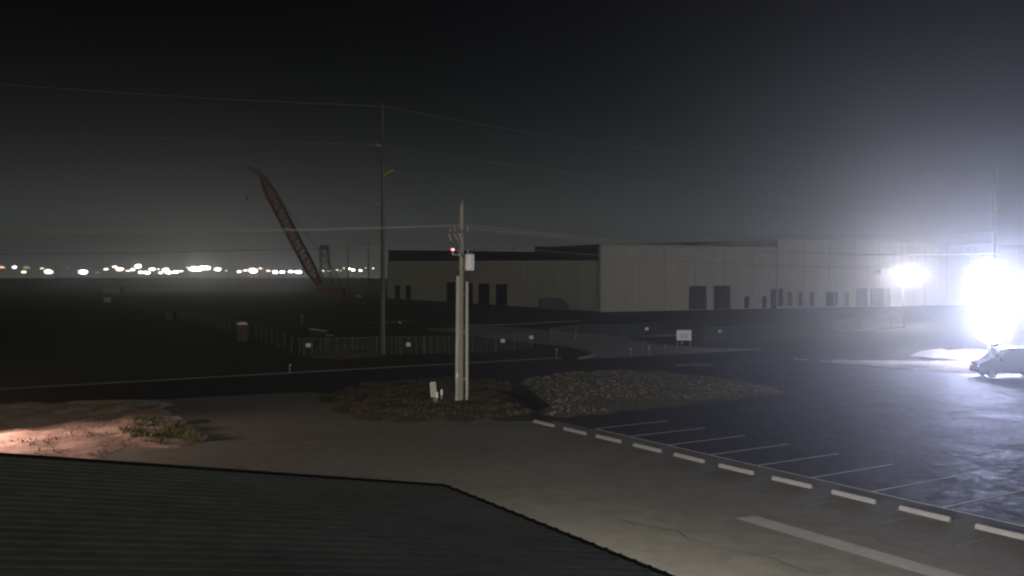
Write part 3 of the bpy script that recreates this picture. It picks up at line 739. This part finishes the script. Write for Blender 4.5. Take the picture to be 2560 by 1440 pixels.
obj('mast', MB().tube([(0, 0, 0), (0, 0, zr)], .25, 8, .12), m_dark, rmt)
obj('beacon', MB().ball((0, 0, zr), (1.5, .8, .7), 12, 6), E('dim_red', (1.0, .03, .05), .35), rmt)

# ---------------------------------------------------------------- fence, signs, delineators
def fence(label, pts, step=3.0, h=1.75, group='chain link fence runs'):
    base = pts[0].copy(); t = thing('chain_link_fence', label, 'fence', (base.x, base.y, 0), 0, group)
    L = [Vector((p.x - base.x, p.y - base.y, 0)) for p in pts]
    fab = MB(); rail = MB()
    for a, b in zip(L[:-1], L[1:]):
        n = max(1, round((b - a).length / step))
        fab.poly([a + Vector((0, 0, .05)), b + Vector((0, 0, .05)), b + Vector((0, 0, h)), a + Vector((0, 0, h))])
        rail.tube([a + Vector((0, 0, h)), b + Vector((0, 0, h))], .022, 5)
        for k in range(n):
            q = a.lerp(b, k / n)
            obj('post', MB().tube([q, q + Vector((0, 0, h + .05))], .036, 6), m_post, t)
    obj('post', MB().tube([L[-1], L[-1] + Vector((0, 0, h + .05))], .036, 6), m_post, t)
    obj('mesh', fab, m_chain, t); obj('top_rail', rail, m_post, t)
    return t
Fc = gp(748, 891)
fence('long chain link fence run receding left beside the dark field', [Fc, gp(640, 846), gp(520, 815), gp(400, 786), gp(330, 766), gp(280, 746)], 4.0)
fence('chain link fence run along the road from its corner to the site entrance', [Fc, gp(880, 889), gp(1000, 886), gp(1122, 884), gp(1240, 880), gp(1330, 872)], 3.0)
fence('chain link fence run crossing behind the site entrance', [gp(1376, 858), gp(1440, 850), gp(1560, 846), gp(1640, 842)], 3.4)
fence('chain link fence run right of the entrance sign', [gp(1765, 858), gp(1840, 852), gp(1890, 846), gp(2000, 838), gp(2120, 830), gp(2260, 822)], 3.4)
s0 = None
for x, y, Z, lb in ((771, 863, 89, 'small white notice on the fence at its left corner'), (1021, 861, 92, 'small white notice on the fence between the tall pole and utility pole'),
                    (1257, 852, 96, 'small white notice on the fence just right of the utility pole'), (1328, 843, 101, 'small white notice second right of the utility pole'),
                    (1617, 822, 116, 'small white notice on the fence left of the big white sign'), (1800, 828, 112, 'small dim notice on the fence right of the big white sign'), (1000, 808, 150, 'tiny white notice on a post beyond the fence near the tall pole')):
    p = at(x, y, Z)
    if s0 is None:
        s0 = thing('fence_notice', lb, 'notice', p, 0, 'white notices on the fence')
        obj('plate', MB().box((0, -.06, 0), (.46, .015, .36)), m_white, s0)
        obj('tie', MB().bar((-.2, -.05, .1), (.2, -.05, .1), .012, .012), m_dark, s0)
    else: dup(s0, p, 0, lb)
bs = gp(1710, 866)
bg = thing('entrance_sign', 'large white sign board with grey lines at the site entrance', 'sign', bs, R(-4))
bg_z = CH - (838 - HZ) * bs.y / F
obj('board', MB().box((0, 0, bg_z), (1.62, .05, 1.14)), m_white, bg)
tx = MB()
for z, w in ((.12, 1.0), (-.05, .85), (-.17, .95), (-.30, .7)): tx.box((.0, -.028, bg_z + z), (w, .008, .05))
obj('lettering_lines', tx, m_signm, bg)
for s_ in (-.7, .7): obj('post', MB().bar((s_, .06, -.1), (s_, .06, bg_z + .5), .09), m_wood, bg)
d0 = None
for x, y, lb in ((1622, 890, 'orange delineator post with pale band, left in the site entrance'), (1705, 875, 'short orange delineator post below the white sign'), (1577, 893, 'dim orange delineator, leftmost in the site entrance'), (1662, 884, 'dim orange delineator between the two brighter ones')):
    p = gp(x, y)
    if d0 is None:
        d0 = thing('delineator', lb, 'delineator', p, 0, 'orange delineators in the entrance')
        obj('base', MB().tube([(0, 0, 0), (0, 0, .08)], .2, 12), m_dark, d0); obj('post', MB().tube([(0, 0, .05), (0, 0, 1.05)], .06, 8, .045), m_orange, d0)
        obj('reflective_band', MB().tube([(0, 0, .72), (0, 0, .86)], .062, 8), m_white, d0)
    else: dup(d0, p, 0, lb)
k0 = None
for x, y, h, lb in ((755, 812, 1.5, 'pale stake standing alone behind the fence near the trailer'), (724, 934, .75, 'short pale stake by the roadside kerb'), (1391, 897, .95, 'pale stake beside the kerb of the site entrance'), (1608, 866, .7, 'short stake right of the site entrance kerb')):
    if k0 is None:
        k0 = thing('survey_stake', lb, 'stake', gp(x, y), 0, 'pale survey stakes')
        obj('stake', MB().bar((0, 0, -.1), (0, 0, h), .10, .05), m_galv, k0); obj('flag', MB().box((.10, -.04, h - .12), (.14, .01, .1)), m_white, k0)
    else: o = dup(k0, gp(x, y), .3, lb); o.scale = (.8, .8, h / 1.5)

# ---------------------------------------------------------------- lamps
def lamp(name, label, cat, p, lens_r, m, group=None, pole=True, clump=False, mm=None, mr=.07):
    base = Vector((p.x, p.y, 0)); t = thing(name, label, cat, base, 0, group); z = p.z
    if pole: obj('mast', MB().tube([(0, .25 + lens_r[1], 0), (0, .25 + lens_r[1], z + lens_r[2] * .6)], mr, 6), mm or m_dark, t)
    obj('lamp_head', MB().box((0, lens_r[1] + .12, z), (lens_r[0] * 1.5, .18, lens_r[2] * 1.5)), m_dark, t)
    lb = MB().ball((0, 0, z), lens_r, 12, 7)
    if clump:
        rr = random.Random(int(p.x * 100))
        for _ in range(2):
            k = rr.uniform(.45, .7); lb.ball((rr.uniform(-.8, .8) * lens_r[0], 0, z + rr.uniform(-.5, .5) * lens_r[2]), (lens_r[0] * k, lens_r[1] * .8, lens_r[2] * k), 10, 6)
    obj('lens', lb, m, t)
    return t
E_main = E('blue_white_floodlight', (.60, .64, 1.0), 166)
mp_ = at(2481, 740, 88); mp_.z = 0
fl = thing('floodlight_mast', 'blinding blue white floodlight mast at right above the parked minivan', 'floodlight', mp_)
obj('mast', MB().tube([(0, .6, 0), (0, .6, 9.2)], .10, 10), m_dark, fl)
for z, rx in ((2.7, 1.55), (4.5, 2.1), (6.4, 2.1), (8.2, 1.55)):  # glare oval put into the shape: outsized lenses on stacked heads
    h = obj('lamp_head', MB().box((0, .56, z), (rx * 1.7, .2, 1.4)), m_dark, fl)
    obj('lens', MB().ball((0, 0, z), (rx, .45, 1.15), 14, 8), E_main, h)
p2 = at(2262, 689, 150)
l2 = lamp('floodlight', 'bright white floodlight in front of the warehouse, left of the blinding mast', 'floodlight', p2, (2.0, .5, .72), E('white_floodlight', (.93, .88, 1.0), 400), None, True, True, m_kerb2, .045)  # lens and lobes outsized, so their shape carries the lamp's glare
E_far = {}
def far_m(c, s):
    k = (c, s)
    if k not in E_far: E_far[k] = E('site_lamp_' + c, {'w': (1, .98, .92), 'b': (.80, .86, 1.0), 'y': (1, .85, .50), 'o': (1, .48, .22), 'd': (.9, .88, .80), 'p': (1, .80, .70)}[c], s)
    return E_far[k]
words = {'w': 'white', 'b': 'blue white', 'y': 'yellow', 'o': 'orange', 'd': 'dim white', 'p': 'pale pink'}
FAR = [(4, 668, 15, 'o', 6), (36, 668, 16, 'b', 9), (66, 669, 20, 'd', .9), (60, 680, 16, 'y', 8), (105, 671, 14, 'y', 5), (120, 679, 24, 'w', 11), (172, 669, 12, 'd', .5), (208, 680, 28, 'b', 30),
       (244, 681, 18, 'd', .6), (265, 673, 15, 'w', 9), (287, 667, 16, 'y', 16), (299, 673, 22, 'p', 24), (319, 677, 12, 'p', 7), (332, 674, 16, 'w', 10), (345, 666, 20, 'w', 30), (352, 681, 16, 'w', 12),
       (368, 682, 20, 'w', 16), (381, 673, 20, 'w', 13), (396, 673, 9, 'w', 7), (401, 682, 14, 'w', 10), (414, 674, 18, 'w', 14), (422, 681, 19, 'w', 18), (439, 680, 20, 'w', 18), (452, 678, 12, 'w', 9),
       (468, 669, 8, 'w', 8), (485, 672, 24, 'w', 45), (497, 674, 22, 'w', 45), (507, 669, 20, 'w', 45), (519, 670, 18, 'w', 40), (544, 673, 20, 'w', 40), (566, 677, 8, 'y', 6), (598, 679, 14, 'p', 16),
       (614, 676, 12, 'p', 16), (633, 677, 24, 'p', 60), (651, 671, 10, 'p', 12), (671, 677, 12, 'p', 10), (688, 680, 16, 'b', 40), (706, 680, 15, 'w', 32), (727, 679, 16, 'w', 36), (747, 680, 18, 'b', 45), (766, 677, 9, 'w', 8),
       (808, 677, 9, 'w', 11), (819, 678, 4, 'w', 6), (825, 677, 5, 'w', 6), (843, 675, 7, 'y', 6), (852, 677, 5, 'y', 4), (859.5, 670.5, 6, 'w', 7), (873, 672, 11, 'y', 24), (883, 675, 12, 'y', 22), (901, 676, 11, 'w', 24), (914, 670, 5, 'w', 5), (933, 671, 7, 'w', 6)]
FAR.sort()
ordw = ['first', 'second', 'third', 'fourth', 'fifth', 'sixth', 'seventh', 'eighth', 'ninth', 'tenth', 'eleventh', 'twelfth']
zones = [(230, 'of the sparse lights at the far left'), (360, "in the crowded cluster's warm half"), (460, "in the crowded cluster's white half"), (580, 'in the brightest group'),
         (680, 'in the pinkish group left of the crane'), (780, 'in the even row left of the crane foot'), (990, 'between the crane and the tall pole')]
cnt = {}
GAIN = .50
for x, y, w, c, s in FAR:
    zi = next(i for i, (lim, _) in enumerate(zones) if x < lim)
    k = cnt.get(zi, 0); cnt[zi] = k + 1
    size = 'large' if w >= 19 else ('small' if w < 10 else 'medium')
    lbl = '%s %s light, %s from left %s' % (size, words[c], ordw[k], zones[zi][1])
    Z = 480 + 140 * ((x * 37) % 10) / 10
    rw = w / 2 * Z / F * .84; rh = rw * (.38 + .22 * ((x * 13) % 7) / 7)
    lamp('site_light', lbl, 'floodlight', at(x, y, Z), (rw, .5, rh), far_m(c, s * GAIN), 'site lights along the horizon', True, w >= 12)
for x, y, w, lb in ((2334, 676, 15, 'small white light right of the second floodlight, leftmost of three'), (2352, 676, 20, 'small white light in the middle between the two floodlights'), (2378, 675, 26, 'small white light touching the glare of the blinding mast'), (2552, 678, 22, 'white light right of the blinding mast at the photo edge')):
    p = at(x, y, 330); rw = w / 2 * 330 / F
    lamp('site_light', lb, 'floodlight', p, (rw, .4, rw * .5), far_m('b', 95), 'small lights between the floodlights')

# ---------------------------------------------------------------- air, sky, added fill sun
hz = MB(); hz.hexa([Vector(q) for q in ((-900, -30, -1), (900, -30, -1), (900, 1000, -1), (-900, 1000, -1), (-900, -30, 46), (900, -30, 46), (900, 1000, 46), (-900, 1000, 46))])
hm = bpy.data.materials.new('haze_air'); hm.use_nodes = True
nt = hm.node_tree; nt.nodes.clear()
out = nt.nodes.new('ShaderNodeOutputMaterial'); pv = nt.nodes.new('ShaderNodeVolumePrincipled')
pv.inputs['Color'].default_value = (.97, 1.0, .95, 1); pv.inputs['Density'].default_value = .0015; pv.inputs['Anisotropy'].default_value = .865
nt.links.new(pv.outputs[0], out.inputs['Volume'])
hm.cycles.homogeneous_volume = True
hm.cycles.volume_sampling = 'MULTIPLE_IMPORTANCE'
ho = obj('haze', hz, hm); ho['kind'] = 'stuff'

w = bpy.data.worlds.new('World'); sc.world = w; w.use_nodes = True
nt = w.node_tree; bgn = nt.nodes['Background']
sky = nt.nodes.new('ShaderNodeTexSky'); sky.sky_type = 'NISHITA'; sky.sun_disc = False
sky.sun_elevation = R(-10); sky.sun_rotation = R(200); sky.air_density = 1.0; sky.dust_density = 2.0
bgn.inputs['Strength'].default_value = .1
# town glow: brightest at the horizon, fading with elevation
tc = nt.nodes.new('ShaderNodeTexCoord'); sx = nt.nodes.new('ShaderNodeSeparateXYZ'); nt.links.new(tc.outputs['Generated'], sx.inputs[0])
def mth(op, a, b):
    n = nt.nodes.new('ShaderNodeMath'); n.operation = op
    for i, q in enumerate((a, b)):
        if isinstance(q, (int, float)): n.inputs[i].default_value = q
        else: nt.links.new(q, n.inputs[i])
    return n.outputs[0]
zz = mth('MAXIMUM', sx.outputs['Z'], 0.0)
gl_ = mth('ADD', mth('MULTIPLY', mth('POWER', 2.718, mth('MULTIPLY', zz, -21)), 2.2), .002)
cm = nt.nodes.new('ShaderNodeVectorMath'); cm.operation = 'SCALE'; cm.inputs[0].default_value = (.93, 1.0, .97); nt.links.new(gl_, cm.inputs['Scale'])
ad = nt.nodes.new('ShaderNodeVectorMath'); ad.operation = 'ADD'
nt.links.new(sky.outputs[0], ad.inputs[0]); nt.links.new(cm.outputs[0], ad.inputs[1]); nt.links.new(ad.outputs[0], bgn.inputs['Color'])
ml = bpy.data.lights.new('fill_sun', 'SUN'); ml.energy = .34; ml.angle = R(12); ml.color = (1.0, .96, .78)  # added sun with no moon behind it; lifts walls, roof and ground
mo = bpy.data.objects.new('fill_sun', ml); COL.objects.link(mo)
mo.rotation_euler = Vector((-.02, .8, -.5)).to_track_quat('-Z', 'Y').to_euler()

cam = bpy.data.cameras.new('camera'); co = bpy.data.objects.new('camera', cam); COL.objects.link(co)
co.location = (0, 0, CH); co.rotation_euler = (R(90), 0, 0)
cam.sensor_width = 36; cam.lens = 36 * F / 2560; cam.shift_y = -(720 - HZ) / 2560
cam.clip_start = .1; cam.clip_end = 6000
sc.camera = co
sc.view_settings.view_transform = 'Standard'; sc.view_settings.look = 'None'; sc.view_settings.exposure = 0; sc.view_settings.gamma = 1
sc.render.engine = 'CYCLES'
cy = sc.cycles
cy.use_denoising = True; cy.use_adaptive_sampling = False; cy.volume_bounces = 0; cy.max_bounces = 4; cy.diffuse_bounces = 2; cy.glossy_bounces = 2; cy.transparent_max_bounces = 12
cy.sample_clamp_indirect = 3; cy.filter_width = 2.2
cy.use_light_tree = True
